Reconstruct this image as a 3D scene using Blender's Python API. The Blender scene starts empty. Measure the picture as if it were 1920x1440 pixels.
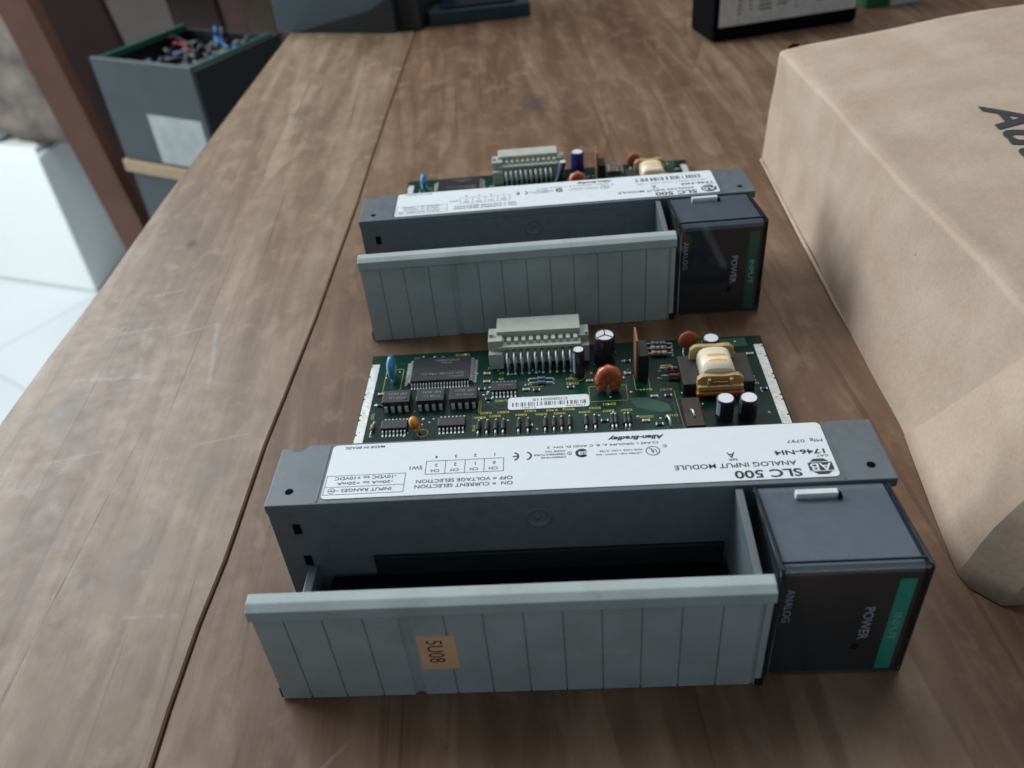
import bpy, bmesh, math, random
from mathutils import Vector, Matrix, noise
random.seed(7)
S = bpy.context.scene
COL = S.collection
PI = math.pi
# ------------------------------------------------------------------ camera (1 unit = 1 cm)
S.unit_settings.scale_length = 0.01
cam_d = bpy.data.cameras.new('camera'); cam = bpy.data.objects.new('camera', cam_d); COL.objects.link(cam)
cam_d.sensor_width = 36; cam_d.lens = 36 * 1588.227 / 1920
th, ro = math.radians(37.717), math.radians(-5.577)
R0 = Vector((1, 0, 0)); U0 = Vector((0, math.sin(th), math.cos(th))); F0 = Vector((0, math.cos(th), -math.sin(th)))
c_, s_ = math.cos(ro), math.sin(ro)
right = R0 * c_ + U0 * s_; up = -R0 * s_ + U0 * c_
M = Matrix((right, up, -F0)).transposed().to_4x4(); M.translation = Vector((6.298, -14.819, 17.968))
cam.matrix_world = M
cam_d.clip_start = 0.5; cam_d.clip_end = 3000
cam_d.dof.use_dof = True; cam_d.dof.focus_distance = 24.0; cam_d.dof.aperture_fstop = 0.16
S.camera = cam
# ------------------------------------------------------------------ world and lamps
w = bpy.data.worlds.new('World'); S.world = w; w.use_nodes = True
bg = w.node_tree.nodes['Background']; bg.inputs[0].default_value = (0.62, 0.74, 0.86, 1); bg.inputs[1].default_value = 0.31
def area(name, loc, aim, sx, sy, power, col):
    d = bpy.data.lights.new(name, 'AREA'); d.shape = 'RECTANGLE'; d.size = sx; d.size_y = sy; d.energy = power; d.color = col
    o = bpy.data.objects.new(name, d); COL.objects.link(o); o.location = loc
    o.rotation_euler = (Vector(aim) - Vector(loc)).to_track_quat('-Z', 'Y').to_euler(); return o
area('window_light', (-85, 88, 82), (-8, 14, 0), 100, 80, 200000, (0.88, 0.96, 1.0))
area('room_light', (30, 75, 120), (5, 10, 0), 110, 80, 62000, (1.0, 0.97, 0.92))
area('doorway_light', (-180, 60, 60), (-95, 150, -60), 80, 100, 260000, (0.93, 0.98, 1.0))
S.view_settings.view_transform = 'Standard'; S.view_settings.look = 'None'; S.view_settings.gamma = 1
S.view_settings.exposure = 0; S.view_settings.use_curve_mapping = False
S.render.engine = 'CYCLES'

# ------------------------------------------------------------------ materials
def newmat(name):
    m = bpy.data.materials.new(name); m.use_nodes = True; return m, m.node_tree.nodes, m.node_tree.links, m.node_tree.nodes['Principled BSDF']
def mat(name, col, rough=.5, metal=0, var=.12, grime=0, vs=3.0, bump=0.0, bs=40, spec=.5, trans=0, coat=0, sss=0):
    m, n, l, b = newmat(name)
    tc = n.new('ShaderNodeTexCoord'); nz = n.new('ShaderNodeTexNoise'); nz.inputs['Scale'].default_value = vs; nz.inputs['Detail'].default_value = 6
    l.new(tc.outputs['Object'], nz.inputs['Vector'])
    r = n.new('ShaderNodeValToRGB'); r.color_ramp.elements[0].position = .3; r.color_ramp.elements[1].position = .7
    r.color_ramp.elements[0].color = tuple(c * (1 - var) for c in col) + (1,); r.color_ramp.elements[1].color = tuple(min(1, c * (1 + var)) for c in col) + (1,)
    l.new(nz.outputs['Fac'], r.inputs[0]); out = r.outputs[0]
    if grime:
        for sc, p0, p1, cc, st in ((22, .66, .72, (.45, .45, .43, 1), .5), (.9, .50, .75, (col[0] * .72, col[1] * .68, col[2] * .52, 1), .8), (7, .63, .70, tuple(c * .55 for c in col) + (1,), .6)):
            g = n.new('ShaderNodeTexNoise'); g.inputs['Scale'].default_value = sc; g.inputs['Detail'].default_value = 5; g.inputs['Roughness'].default_value = .65; l.new(tc.outputs['Object'], g.inputs['Vector'])
            gr = n.new('ShaderNodeMapRange'); gr.inputs['From Min'].default_value = p0; gr.inputs['From Max'].default_value = p1; gr.inputs['To Max'].default_value = st * grime; l.new(g.outputs['Fac'], gr.inputs['Value'])
            gm_ = n.new('ShaderNodeMix'); gm_.data_type = 'RGBA'; l.new(gr.outputs[0], gm_.inputs[0]); l.new(out, gm_.inputs[6]); gm_.inputs[7].default_value = cc; out = gm_.outputs[2]
    l.new(out, b.inputs['Base Color'])
    b.inputs['Metallic'].default_value = metal; b.inputs['Specular IOR Level'].default_value = spec
    b.inputs['Coat Weight'].default_value = coat
    mr = n.new('ShaderNodeMapRange'); mr.inputs['To Min'].default_value = max(0, rough - .07); mr.inputs['To Max'].default_value = min(1, rough + .07)
    l.new(nz.outputs['Fac'], mr.inputs['Value']); l.new(mr.outputs[0], b.inputs['Roughness'])
    if trans: b.inputs['Transmission Weight'].default_value = trans
    if bump:
        n2 = n.new('ShaderNodeTexNoise'); n2.inputs['Scale'].default_value = bs; n2.inputs['Detail'].default_value = 4
        l.new(tc.outputs['Object'], n2.inputs['Vector'])
        bp = n.new('ShaderNodeBump'); bp.inputs['Strength'].default_value = bump; bp.inputs['Distance'].default_value = .05
        l.new(n2.outputs['Fac'], bp.inputs['Height']); l.new(bp.outputs[0], b.inputs['Normal'])
    return m
case_m = mat('case_plastic', (.108, .130, .147), .42, var=.10, grime=.6, bump=.10, bs=60)
door_m = mat('door_plastic', (.375, .435, .430), .45, var=.07, grime=.55, vs=1.2, bump=.06, bs=60)
block_m = mat('indicator_plastic', (.150, .170, .190), .38, var=.08, grime=.5, bump=.06, bs=60)
label_m = mat('label_paper', (.74, .78, .81), .42, var=.02)
ink_m = mat('label_ink', (.012, .014, .022), .5)
black_m = mat('black_plastic', (.009, .010, .012), .5, var=.2)
hole_m = mat('dark_hole', (.0025, .003, .004), .9, spec=.08)
chip_m = mat('chip_plastic', (.020, .021, .025), .35, var=.2, bump=.1)
chipink_m = mat('chip_print', (.24, .25, .26), .5)
silver_m = mat('tinned_metal', (.70, .72, .73), .34, metal=.35, var=.15, vs=8)
tin_m = mat('tinned_strip', (.62, .63, .61), .42, metal=.35, var=.16, vs=6, bump=.2, bs=14)
white_m = mat('capacitor_top', (.72, .74, .78), .4, metal=.2, var=.06)
sleeve_m = mat('capacitor_sleeve', (.022, .018, .028), .22, var=.2)
blueslv_m = mat('blue_sleeve', (.020, .024, .16), .22, var=.2)
stripe_m = mat('sleeve_stripe', (.25, .31, .38), .35)
blue_m = mat('blue_epoxy', (.035, .26, .48), .18, var=.12, coat=.5)
yel_m = mat('yellow_epoxy', (.62, .27, .035), .25, var=.12, coat=.4)
orange_m = mat('orange_epoxy', (.45, .095, .028), .22, var=.15, coat=.5)
disc_m = mat('orange_ceramic', (.36, .085, .03), .5, var=.12)
copper_m = mat('copper_tab', (.30, .14, .08), .45, metal=.3)
conn_m = mat('connector_plastic', (.42, .44, .38), .45, var=.06)
silk_m = mat('silkscreen_ink', (.42, .38, .06), .5)
tan_m = mat('resistor_tan', (.42, .33, .24), .35, var=.1)
bluer_m = mat('resistor_blue', (.13, .24, .36), .35, var=.1)
redr_m = mat('resistor_red', (.24, .05, .05), .3, var=.1)
band_m = mat('resistor_band', (.12, .05, .04), .4)
glass_m = mat('glass_diode', (.25, .12, .10), .15, var=.2)
ferr_m = mat('ferrite_core', (.022, .020, .020), .5, var=.2, bump=.3, bs=20)
bob_m = mat('bobbin_plastic', (.50, .33, .13), .32, var=.14, vs=5)
bobd_m = mat('bobbin_varnish', (.42, .13, .03), .2, var=.2, vs=6, coat=.5)
coil_m = mat('coil_tape', (.90, .80, .62), .3, var=.06, coat=.4)
coilo_m = mat('coil_patch', (.78, .42, .12), .35, var=.1, coat=.3)
varn_m = mat('brown_varnish', (.028, .012, .009), .3, var=.3)
trace_m = mat('board_trace', (.005, .065, .044), .4)
tag_m = mat('orange_tag', (.80, .47, .27), .6, var=.05)
green_m = mat('green_stripe', (.0, .50, .31), .45, var=.05)
darkgreen_m = mat('dark_green_stripe', (.005, .16, .105), .45, var=.05)
face_m = mat('indicator_face', (.030, .036, .038), .55, var=.1)
print_m = mat('indicator_print', (.62, .66, .70), .5)
gprint_m = mat('green_print', (.26, .80, .66), .5)
def pcb_material():
    m, n, l, b = newmat('board_laminate')
    tc = n.new('ShaderNodeTexCoord')
    nz = n.new('ShaderNodeTexNoise'); nz.inputs['Scale'].default_value = .8; l.new(tc.outputs['Object'], nz.inputs['Vector'])
    vo = n.new('ShaderNodeTexVoronoi'); vo.distance = 'CHEBYCHEV'; vo.inputs['Scale'].default_value = .55; l.new(tc.outputs['Object'], vo.inputs['Vector'])
    r0 = n.new('ShaderNodeValToRGB'); r0.color_ramp.interpolation = 'CONSTANT'; r0.color_ramp.elements[0].position = 0; r0.color_ramp.elements[1].position = .62
    r0.color_ramp.elements[0].color = (.0016, .022, .016, 1); r0.color_ramp.elements[1].color = (.0025, .040, .027, 1)
    l.new(vo.outputs['Color'], r0.inputs[0])
    mx = n.new('ShaderNodeMix'); mx.data_type = 'RGBA'; mx.blend_type = 'MULTIPLY'; mx.inputs[0].default_value = .25; l.new(r0.outputs[0], mx.inputs[6]); l.new(nz.outputs['Fac'], mx.inputs[7])
    l.new(mx.outputs[2], b.inputs['Base Color']); b.inputs['Roughness'].default_value = .28; b.inputs['Specular IOR Level'].default_value = .28
    return m
pcb_m = pcb_material()
def smoke_material():
    m, n, l, b = newmat('smoked_clear_plastic'); n.remove(b)
    t = n.new('ShaderNodeBsdfTransparent'); t.inputs[0].default_value = (.90, .92, .95, 1)
    g = n.new('ShaderNodeBsdfGlossy'); g.inputs['Roughness'].default_value = .08
    f = n.new('ShaderNodeLayerWeight'); f.inputs['Blend'].default_value = .5
    pw = n.new('ShaderNodeMath'); pw.operation = 'POWER'; pw.inputs[1].default_value = 4.0; l.new(f.outputs['Facing'], pw.inputs[0])
    ad = n.new('ShaderNodeMath'); ad.operation = 'MULTIPLY_ADD'; ad.inputs[1].default_value = .75; ad.inputs[2].default_value = .035; l.new(pw.outputs[0], ad.inputs[0])
    mx = n.new('ShaderNodeMixShader'); l.new(ad.outputs[0], mx.inputs[0]); l.new(t.outputs[0], mx.inputs[1]); l.new(g.outputs[0], mx.inputs[2])
    l.new(mx.outputs[0], n['Material Output'].inputs[0]); return m
smoke_m = smoke_material()
rim_m = mat('smoked_rim', (.022, .028, .036), .12, var=.05)

def wood(name, c_dark, c_mid, c_light, seed, marks=(), knots=(), tilt=-3.6, rough=.5, streaks=()):
    """worn varnished plank: long grain, cathedral figure, blotches, scuffs and knots"""
    m, n, l, b = newmat(name)
    tc = n.new('ShaderNodeTexCoord')
    def mapping(rz, sc, off=(0, 0, 0)):
        mp = n.new('ShaderNodeMapping'); mp.inputs['Rotation'].default_value = (0, 0, math.radians(rz)); mp.inputs['Scale'].default_value = sc; mp.inputs['Location'].default_value = off
        l.new(tc.outputs['Object'], mp.inputs[0]); return mp.outputs[0]
    def nzz(vec, sc, det=6, dist=0, rgh=.55):
        t = n.new('ShaderNodeTexNoise'); t.inputs['Scale'].default_value = sc; t.inputs['Detail'].default_value = det; t.inputs['Distortion'].default_value = dist; t.inputs['Roughness'].default_value = rgh
        l.new(vec, t.inputs['Vector']); return t.outputs['Fac']
    def ramp(v, *st):
        r = n.new('ShaderNodeValToRGB'); e = r.color_ramp.elements
        while len(e) < len(st): e.new(.5)
        for i, (p, c) in enumerate(st):
            e[i].position = p; e[i].color = (c, c, c, 1) if not isinstance(c, tuple) else c + (1,)
        l.new(v, r.inputs[0]); return r.outputs[0]
    def mix(a, bb, f, mode='MIX'):
        x = n.new('ShaderNodeMix'); x.data_type = 'RGBA'; x.blend_type = mode
        for s, v in ((6, a), (7, bb)):
            if isinstance(v, tuple): x.inputs[s].default_value = v + (1,)
            else: l.new(v, x.inputs[s])
        if isinstance(f, float): x.inputs[0].default_value = f
        else: l.new(f, x.inputs[0])
        return x.outputs[2]
    def math_(op, a, bb=None, c=None, clamp=False):
        x = n.new('ShaderNodeMath'); x.operation = op; x.use_clamp = clamp
        for i, v in enumerate((a, bb, c)):
            if v is None: continue
            if isinstance(v, (int, float)): x.inputs[i].default_value = v
            else: l.new(v, x.inputs[i])
        return x.outputs[0]
    big = mapping(tilt, (.34, .030, .3), (seed * 3.1, seed * 1.7, 0))
    fig = mapping(tilt, (1.0, .045, 1), (seed, seed * 2.3, 0))
    fib = mapping(tilt, (7, .55, 1), (seed, 0, 0))
    f_big = nzz(big, 1.0, 4, .35)
    f_fig = nzz(fig, 1.0, 5, .7, .55)
    f_fib = nzz(fib, 1.0, 6)
    f_blot = nzz(mapping(tilt, (.42, .10, 1), (seed * 5, 3, 0)), 1.0, 8, .3, .65)
    # cathedral rings: contour lines of a stretched noise field
    rg = math_('FRACT', math_('MULTIPLY', nzz(mapping(tilt, (.16, .022, 1), (seed * 1.3, 5, 0)), 1.0, 2, .2), 11.0))
    rings = ramp(rg, (0, .0), (.55, .75), (.9, 1.0), (1.0, .1))
    base = ramp(f_big, (.32, c_dark), (.5, c_mid), (.68, c_light))
    col = mix(base, c_dark, math_('MULTIPLY', ramp(f_fig, (.46, 0.), (.62, 1.)), .50))
    col = mix(col, c_light, math_('MULTIPLY', ramp(f_fig, (.30, 1.), (.45, 0.)), .45))
    col = mix(col, tuple(x * .80 for x in c_dark), math_('MULTIPLY', math_('SUBTRACT', 1.0, rings), .50))
    col = mix(col, mix(col, (.55, .55, .55), 1.0, 'MULTIPLY'), math_('MULTIPLY', ramp(f_fib, (.54, 0.), (.80, 1.)), .12))
    col = mix(col, tuple(x * .6 for x in c_dark), math_('MULTIPLY', ramp(f_blot, (.50, 0.), (.66, 1.)), .42))
    col = mix(col, tuple(min(1, x * 1.12 + .02) for x in c_light), math_('MULTIPLY', ramp(nzz(mapping(tilt, (.5, .12, 1), (seed, seed, 0)), 1.0, 6, .6), (.56, 0.), (.70, 1.)), .30))
    mot = nzz(mapping(0, (.9, .55, 1), (seed * 4, 1, 0)), 1.0, 7, .4, .6)
    col = mix(col, tuple(x * .62 for x in c_mid), math_('MULTIPLY', ramp(mot, (.50, 0.), (.68, 1.)), .42))
    col = mix(col, c_light, math_('MULTIPLY', ramp(mot, (.34, 1.), (.47, 0.)), .38))
    spk = nzz(mapping(0, (9, 9, 1), (seed, 2, 0)), 1.0, 2, 0)
    col = mix(col, (.42, .38, .33), math_('MULTIPLY', ramp(spk, (.74, 0.), (.78, 1.)), .5))
    lines_ = nzz(mapping(tilt, (3.2, .035, 1), (seed * 2, 0, 0)), 1.0, 3, .15)
    col = mix(col, tuple(x * .45 for x in c_dark), math_('MULTIPLY', ramp(lines_, (.64, 0.), (.69, 1.)), .45))
    pores = nzz(mapping(tilt, (26, 2.2, 1), (seed, 9, 0)), 1.0, 3, 0)
    col = mix(col, tuple(x * .5 for x in c_dark), math_('MULTIPLY', ramp(pores, (.64, 0.), (.76, 1.)), .28))
    sep = n.new('ShaderNodeSeparateXYZ'); l.new(tc.outputs['Object'], sep.inputs[0]); X, Y = sep.outputs[0], sep.outputs[1]
    rn = nzz(mapping(0, (1.5, 1.5, 1)), 1.0, 5)
    rn2 = nzz(mapping(20, (2.2, 1.1, 1)), 1.0, 7, 1.0, .7)
    rough_v = math_('ADD', rough - .12, math_('MULTIPLY', rn, .28))
    def segdist(x0, y0, x1, y1, wob=.5):
        # distance to a segment, wobbled
        dx, dy = x1 - x0, y1 - y0; L2 = dx * dx + dy * dy
        px = math_('SUBTRACT', X, x0); py = math_('SUBTRACT', Y, y0)
        t = math_('DIVIDE', math_('ADD', math_('MULTIPLY', px, dx), math_('MULTIPLY', py, dy)), L2, clamp=True)
        ex = math_('SUBTRACT', px, math_('MULTIPLY', t, dx)); ey = math_('SUBTRACT', py, math_('MULTIPLY', t, dy))
        d = math_('SQRT', math_('ADD', math_('MULTIPLY', ex, ex), math_('MULTIPLY', ey, ey)))
        return math_('ADD', d, math_('MULTIPLY', math_('SUBTRACT', rn2, .46), wob))
    for (x0, y0, x1, y1, wd, strength, cc) in marks:
        f = math_('MULTIPLY', ramp(math_('DIVIDE', segdist(x0, y0, x1, y1, wd * 5), wd * 1.3), (.0, 1.), (1.0, 0.)), strength * (1 if cc[0] < .1 else .42))
        col = mix(col, cc, f)
    for (x0, y0, r, cc, strength) in knots:
        px = math_('SUBTRACT', X, x0); py = math_('MULTIPLY', math_('SUBTRACT', Y, y0), .55)
        d = math_('SQRT', math_('ADD', math_('MULTIPLY', px, px), math_('MULTIPLY', py, py)))
        d = math_('ADD', d, math_('MULTIPLY', math_('SUBTRACT', rn, .5), r * 1.4))
        col = mix(col, cc, math_('MULTIPLY', ramp(math_('DIVIDE', d, r), (.35, 1.), (1.0, 0.)), strength))
    l.new(col, b.inputs['Base Color']); l.new(rough_v, b.inputs['Roughness'])
    b.inputs['Specular IOR Level'].default_value = .36
    bp = n.new('ShaderNodeBump'); bp.inputs['Strength'].default_value = .16; bp.inputs['Distance'].default_value = .05
    l.new(math_('ADD', math_('MULTIPLY', f_fib, .5), math_('MULTIPLY', f_fig, .8)), bp.inputs['Height']); l.new(bp.outputs[0], b.inputs['Normal'])
    return m

# ------------------------------------------------------------------ mesh builder
class MB:
    def __init__(s, *mats):
        s.bm = bmesh.new(); s.mats = list(mats)
    def _m(s, m):
        if m is None: return 0
        if m not in s.mats: s.mats.append(m)
        return s.mats.index(m)
    def _add(s, verts, faces, m, smooth=False):
        vs = [s.bm.verts.new(v) for v in verts]; i = s._m(m); out = []
        for f in faces:
            try:
                fc = s.bm.faces.new([vs[k] for k in f]); fc.material_index = i; fc.smooth = smooth; out.append(fc)
            except ValueError: pass
        return vs, out
    def box(s, a, b, m=None, bev=0, seg=2):
        x0, y0, z0 = a; x1, y1, z1 = b
        v = [(x0, y0, z0), (x1, y0, z0), (x1, y1, z0), (x0, y1, z0), (x0, y0, z1), (x1, y0, z1), (x1, y1, z1), (x0, y1, z1)]
        vs, fs = s._add(v, [(0, 3, 2, 1), (4, 5, 6, 7), (0, 1, 5, 4), (1, 2, 6, 5), (2, 3, 7, 6), (3, 0, 4, 7)], m)
        if bev:
            es = list({e for f in fs for e in f.edges}); bmesh.ops.bevel(s.bm, geom=es, offset=bev, segments=seg, affect='EDGES', profile=.6, material=-1)
        return s
    def prism(s, pts, lo, hi, axis='z', m=None, bev=0, smooth=False):
        n = len(pts)
        def P(p, h): return {'z': (p[0], p[1], h), 'x': (h, p[0], p[1]), 'y': (p[0], h, p[1])}[axis]
        v = [P(p, lo) for p in pts] + [P(p, hi) for p in pts]
        f = [tuple(range(n))[::-1], tuple(range(n, 2 * n))] + [(i, (i + 1) % n, (i + 1) % n + n, i + n) for i in range(n)]
        vs, fs = s._add(v, f, m)
        if smooth:
            for q in fs[2:]: q.smooth = True
        bmesh.ops.recalc_face_normals(s.bm, faces=fs)
        if bev:
            es = list({e for q in fs for e in q.edges}); bmesh.ops.bevel(s.bm, geom=es, offset=bev, segments=2, affect='EDGES', profile=.6)
        return s
    def tube(s, pts, r, m=None, n=8, cap=True):
        pts = [Vector(p) for p in pts]; rs = r if isinstance(r, (list, tuple)) else [r] * len(pts)
        rings = []; prev = None
        for i, p in enumerate(pts):
            d = (pts[min(i + 1, len(pts) - 1)] - pts[max(i - 1, 0)]).normalized()
            a = prev if prev and abs(prev.dot(d)) < .95 else (Vector((0, 0, 1)) if abs(d.z) < .9 else Vector((1, 0, 0)))
            u = (a - d * a.dot(d)).normalized(); v = d.cross(u); prev = u
            rings.append([p + (u * math.cos(2 * PI * k / n) + v * math.sin(2 * PI * k / n)) * rs[i] for k in range(n)])
        V = [q for rg in rings for q in rg]; F = []
        for i in range(len(pts) - 1):
            for k in range(n): F.append((i * n + k, i * n + (k + 1) % n, (i + 1) * n + (k + 1) % n, (i + 1) * n + k))
        vs, fs = s._add(V, F, m, True)
        if cap:
            i = s._m(m)
            for rg in (vs[:n][::-1], vs[-n:]):
                fc = s.bm.faces.new(rg); fc.material_index = i; fs.append(fc)
        bmesh.ops.recalc_face_normals(s.bm, faces=fs)
        return s
    def ell(s, c, r, m=None, rot=None, n=16, power=1):
        R = rot or Matrix.Identity(3); V = []; F = []; k = n // 2
        for i in range(k + 1):
            t = PI * i / k
            for j in range(n):
                p = 2 * PI * j / n
                V.append(Vector(c) + R @ Vector((r[0] * math.sin(t) * math.cos(p), r[1] * math.sin(t) * math.sin(p), r[2] * math.cos(t))))
        for i in range(k):
            for j in range(n): F.append((i * n + j, (i + 1) * n + j, (i + 1) * n + (j + 1) % n, i * n + (j + 1) % n))
        vs, fs = s._add(V, F, m, True); bmesh.ops.remove_doubles(s.bm, verts=vs, dist=1e-5); return s
    def text(s, body, m, frame, w=None, h=None, bold=0, shear=0, depth=.002, spacing=1.0):
        """frame = (origin, reading direction, up direction); the glyphs' box is fitted to w x h, origin = lower left"""
        me = glyphs(body, bold, shear, spacing)
        xs = [v[0] for v in me[0]]; ys = [v[1] for v in me[0]]
        x0, x1, y0, y1 = min(xs), max(xs), min(ys), max(ys)
        sx = w / max(1e-6, x1 - x0) if w else None; sy = h / max(1e-6, y1 - y0) if h else None
        sx = sx or sy; sy = sy or sx
        o, u, v = (Vector(q) for q in frame); nrm = u.cross(v)
        s._add([o + u * ((p[0] - x0) * sx) + v * ((p[1] - y0) * sy) + nrm * depth for p in me[0]], me[1], m); return s
    def build(s, name, parent=None, shade=False):
        me = bpy.data.meshes.new(name)
        s.bm.normal_update(); s.bm.to_mesh(me); s.bm.free()
        for m in s.mats: me.materials.append(m)
        o = bpy.data.objects.new(name, me); COL.objects.link(o)
        if parent: o.parent = parent
        return o
_g = {}
def glyphs(body, bold, shear, spacing):
    k = (body, bold, shear, spacing)
    if k in _g: return _g[k]
    cu = bpy.data.curves.new('t', 'FONT'); cu.body = body; cu.size = 1; cu.resolution_u = 3; cu.offset = bold; cu.shear = shear; cu.space_character = spacing
    o = bpy.data.objects.new('t', cu); COL.objects.link(o)
    dg = bpy.context.evaluated_depsgraph_get(); me = bpy.data.meshes.new_from_object(o.evaluated_get(dg))
    r = ([tuple(v.co) for v in me.vertices], [tuple(p.vertices) for p in me.polygons])
    bpy.data.objects.remove(o); bpy.data.meshes.remove(me); bpy.data.curves.remove(cu); _g[k] = r; return r
def empty(name, loc, rz=0):
    o = bpy.data.objects.new(name, None); COL.objects.link(o); o.location = loc; o.rotation_euler = (0, 0, rz); o.empty_display_size = 1; return o
def tag(o, label=None, cat=None, group=None, kind=None):
    for k, v in (('label', label), ('category', cat), ('group', group), ('kind', kind)):
        if v: o[k] = v
    return o

# ------------------------------------------------------------------ the setting: floor and wall
fm, n, l, b = newmat('white_floor_tiles')
tc = n.new('ShaderNodeTexCoord'); mp = n.new('ShaderNodeMapping'); mp.inputs['Rotation'].default_value = (0, 0, math.radians(38)); l.new(tc.outputs['Object'], mp.inputs[0])
br = n.new('ShaderNodeTexBrick'); br.offset = 0; br.inputs['Scale'].default_value = 1; br.inputs['Brick Width'].default_value = 40; br.inputs['Row Height'].default_value = 40
br.inputs['Mortar Size'].default_value = .35; br.inputs['Color1'].default_value = (.70, .74, .74, 1); br.inputs['Color2'].default_value = (.66, .71, .72, 1); br.inputs['Mortar'].default_value = (.55, .59, .60, 1)
l.new(mp.outputs[0], br.inputs['Vector']); l.new(br.outputs['Color'], b.inputs['Base Color']); b.inputs['Roughness'].default_value = .25
f = MB(fm); f.box((-500, -300, -77), (500, 500, -75)); tag(f.build('floor'), kind='structure')
wm = mat('wall_paint', (.20, .175, .155), .8, var=.25, vs=.03)
f = MB(wm); f.box((-500, 330, -75), (500, 340, 220)); tag(f.build('wall'), kind='structure')

# ------------------------------------------------------------------ the table
GAP = [(-2.95, -12), (-2.67, -4.45), (-2.63, -3.01), (-2.48, -.55), (-2.24, 1.59), (-2.17, 2.68), (-1.94, 6.5), (-1.69, 8.89), (-1.19, 13.97), (-.40, 24.2), (-.06, 30.1), (1.17, 48.3), (4.2, 96)]
EDGE = [(-13.4, -12), (-12.4, 0), (-11.8, 9), (-11.6, 12.9), (-11.2, 18), (-10.8, 26.5), (-9, 51.6), (-5.8, 96)]
W1 = ((.160, .094, .054), (.262, .175, .112), (.345, .256, .178))
W2 = ((.112, .052, .026), (.198, .112, .064), (.278, .184, .118))
pale = (.46, .45, .44); dark = (.045, .03, .022)
scuffs = [(-5.2, 14.2, -4.6, 9.8, .10, .65, pale), (-9.6, 14.0, -7.6, 14.4, .14, .55, pale), (-9.8, 11.2, -7.2, 11.0, .16, .55, pale), (-8.7, 16.9, -7.4, 17.2, .16, .45, pale),
          (-7.7, 12.2, -7.3, 9.8, .18, .40, pale), (-6.9, 13.6, -5.3, 14.2, .12, .5, pale), (-10.8, 5.6, -9.2, 5.2, .28, .5, pale), (-9.2, 6.6, -7.6, 6.9, .12, .45, pale),
          (-4.3, 6.8, -2.7, 7.1, .07, .5, pale), (-8.6, 4.2, -8.2, 4.3, .3, .45, pale), (-4.6, -.1, -3.2, -.2, .06, .4, pale), (-6.6, 2.6, -6.9, .6, .12, .3, pale),
          (-7.2, -6, -6.95, -1.5, .035, .9, dark), (-6.95, -1.5, -6.6, 4.5, .030, .85, dark), (-6.6, 4.5, -6.2, 10, .022, .6, dark), (-6.2, 10, -6.1, 20, .03, .3, dark)]
kn = [(-7.98, 21.4, .32, dark, .95), (-6.6, 30, .5, (.10, .07, .05), .6), (-3.6, 5.3, .8, (.12, .085, .065), .6), (-9.6, 9.3, .7, (.12, .10, .09), .5), (-6.2, 1.3, .22, dark, .5), (-5.0, 38, .9, (.11, .08, .06), .6), (-8.6, -2.1, .25, dark, .5), (-4.9, 1.8, 1.0, (.12, .09, .075), .45)]
wood1 = wood('worn_plank_grey_brown', *W1, seed=1.7, marks=scuffs, knots=kn, rough=.42)
kn2 = [(9.2, 35.5, 1.2, (.07, .05, .04), .8), (3.4, 40, .6, dark, .4), (16.2, 19, .8, (.08, .05, .035), .5), (5.5, 44.5, .5, dark, .5)]
sc2 = [(3.95, -7, 4.15, -2.5, .10, .55, (.09, .045, .03)), (-.9, -6, -.7, -3.8, .05, .7, dark), (9.2, -6, 9.0, -3, .12, .4, (.09, .05, .035)), (11.5, -6, 11.2, -3, .10, .3, (.09, .05, .035)),
       (-1.4, 4.2, -1.0, 6.4, .07, .4, pale), (12.5, -5, 13.5, -2.6, .4, .4, (.30, .25, .20)), (1.2, -4.9, 1.9, -4.2, .05, .4, pale), (-2.3, -6, -2.0, 1.5, .15, .45, (.28, .24, .20)), (8.0, 41, 9.3, 41.5, .4, .5, (.36, .31, .26))]
wood2 = wood('worn_plank_red_brown', *W2, seed=6.1, marks=sc2, knots=kn2, rough=.46, tilt=-2.5)
edge_m = mat('plank_underside', (.06, .035, .022), .8)
tbl = tag(empty('wooden_table', (0, 0, 0)), 'worn brown wooden table of wide planks carrying the grey modules and cardboard box', 'table')
def plank(pa, pb, m, z1):
    mb = MB(m, edge_m); ys = sorted({p[1] for p in pa} | {p[1] for p in pb})
    def xi(P, y):
        for (x0, y0), (x1, y1) in zip(P, P[1:]):
            if y0 <= y <= y1: return x0 + (x1 - x0) * (y - y0) / (y1 - y0)
    A = [(xi(pa, y), y) for y in ys]; B = [(xi(pb, y), y) for y in ys]; k = len(ys)
    bv = .05
    V = []
    for (xa, y), (xb, _) in zip(A, B): V += [(xa, y, -3), (xa, y, z1 - bv), (xa + bv, y, z1), (xb - bv, y, z1), (xb, y, z1 - bv), (xb, y, -3)]
    F = []
    for i in range(k - 1):
        for j in range(6): F.append((i * 6 + j, i * 6 + (j + 1) % 6, (i + 1) * 6 + (j + 1) % 6, (i + 1) * 6 + j))
    F += [tuple(range(6)), tuple(range((k - 1) * 6, k * 6))[::-1]]
    vs, fs = mb._add(V, F, m); bmesh.ops.recalc_face_normals(mb.bm, faces=fs)
    return mb.build('plank', tbl)
g = .044
plank(EDGE, [(x - g, y) for x, y in GAP], wood1, 0.0)
plank([(x + g * (.8 if y < 20 else .5), y) for x, y in GAP], [(34, -12), (40, 96)], wood2, -0.0)
plank([(34.1, -12), (40.1, 96)], [(75, -12), (80, 96)], wood2, 0.0)
f = MB(edge_m)
f.box((-9, -8, -5), (74, -5, -3.01)).box((-6, 88, -5), (74, 91, -3.01)).build('batten', tbl)
for x, y in ((-4, -8), (70, -8), (-2, 86), (70, 86)):
    MB(edge_m).box((x, y, -75), (x + 6, y + 6, -5.01), bev=.2).build('leg', tbl)

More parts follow.
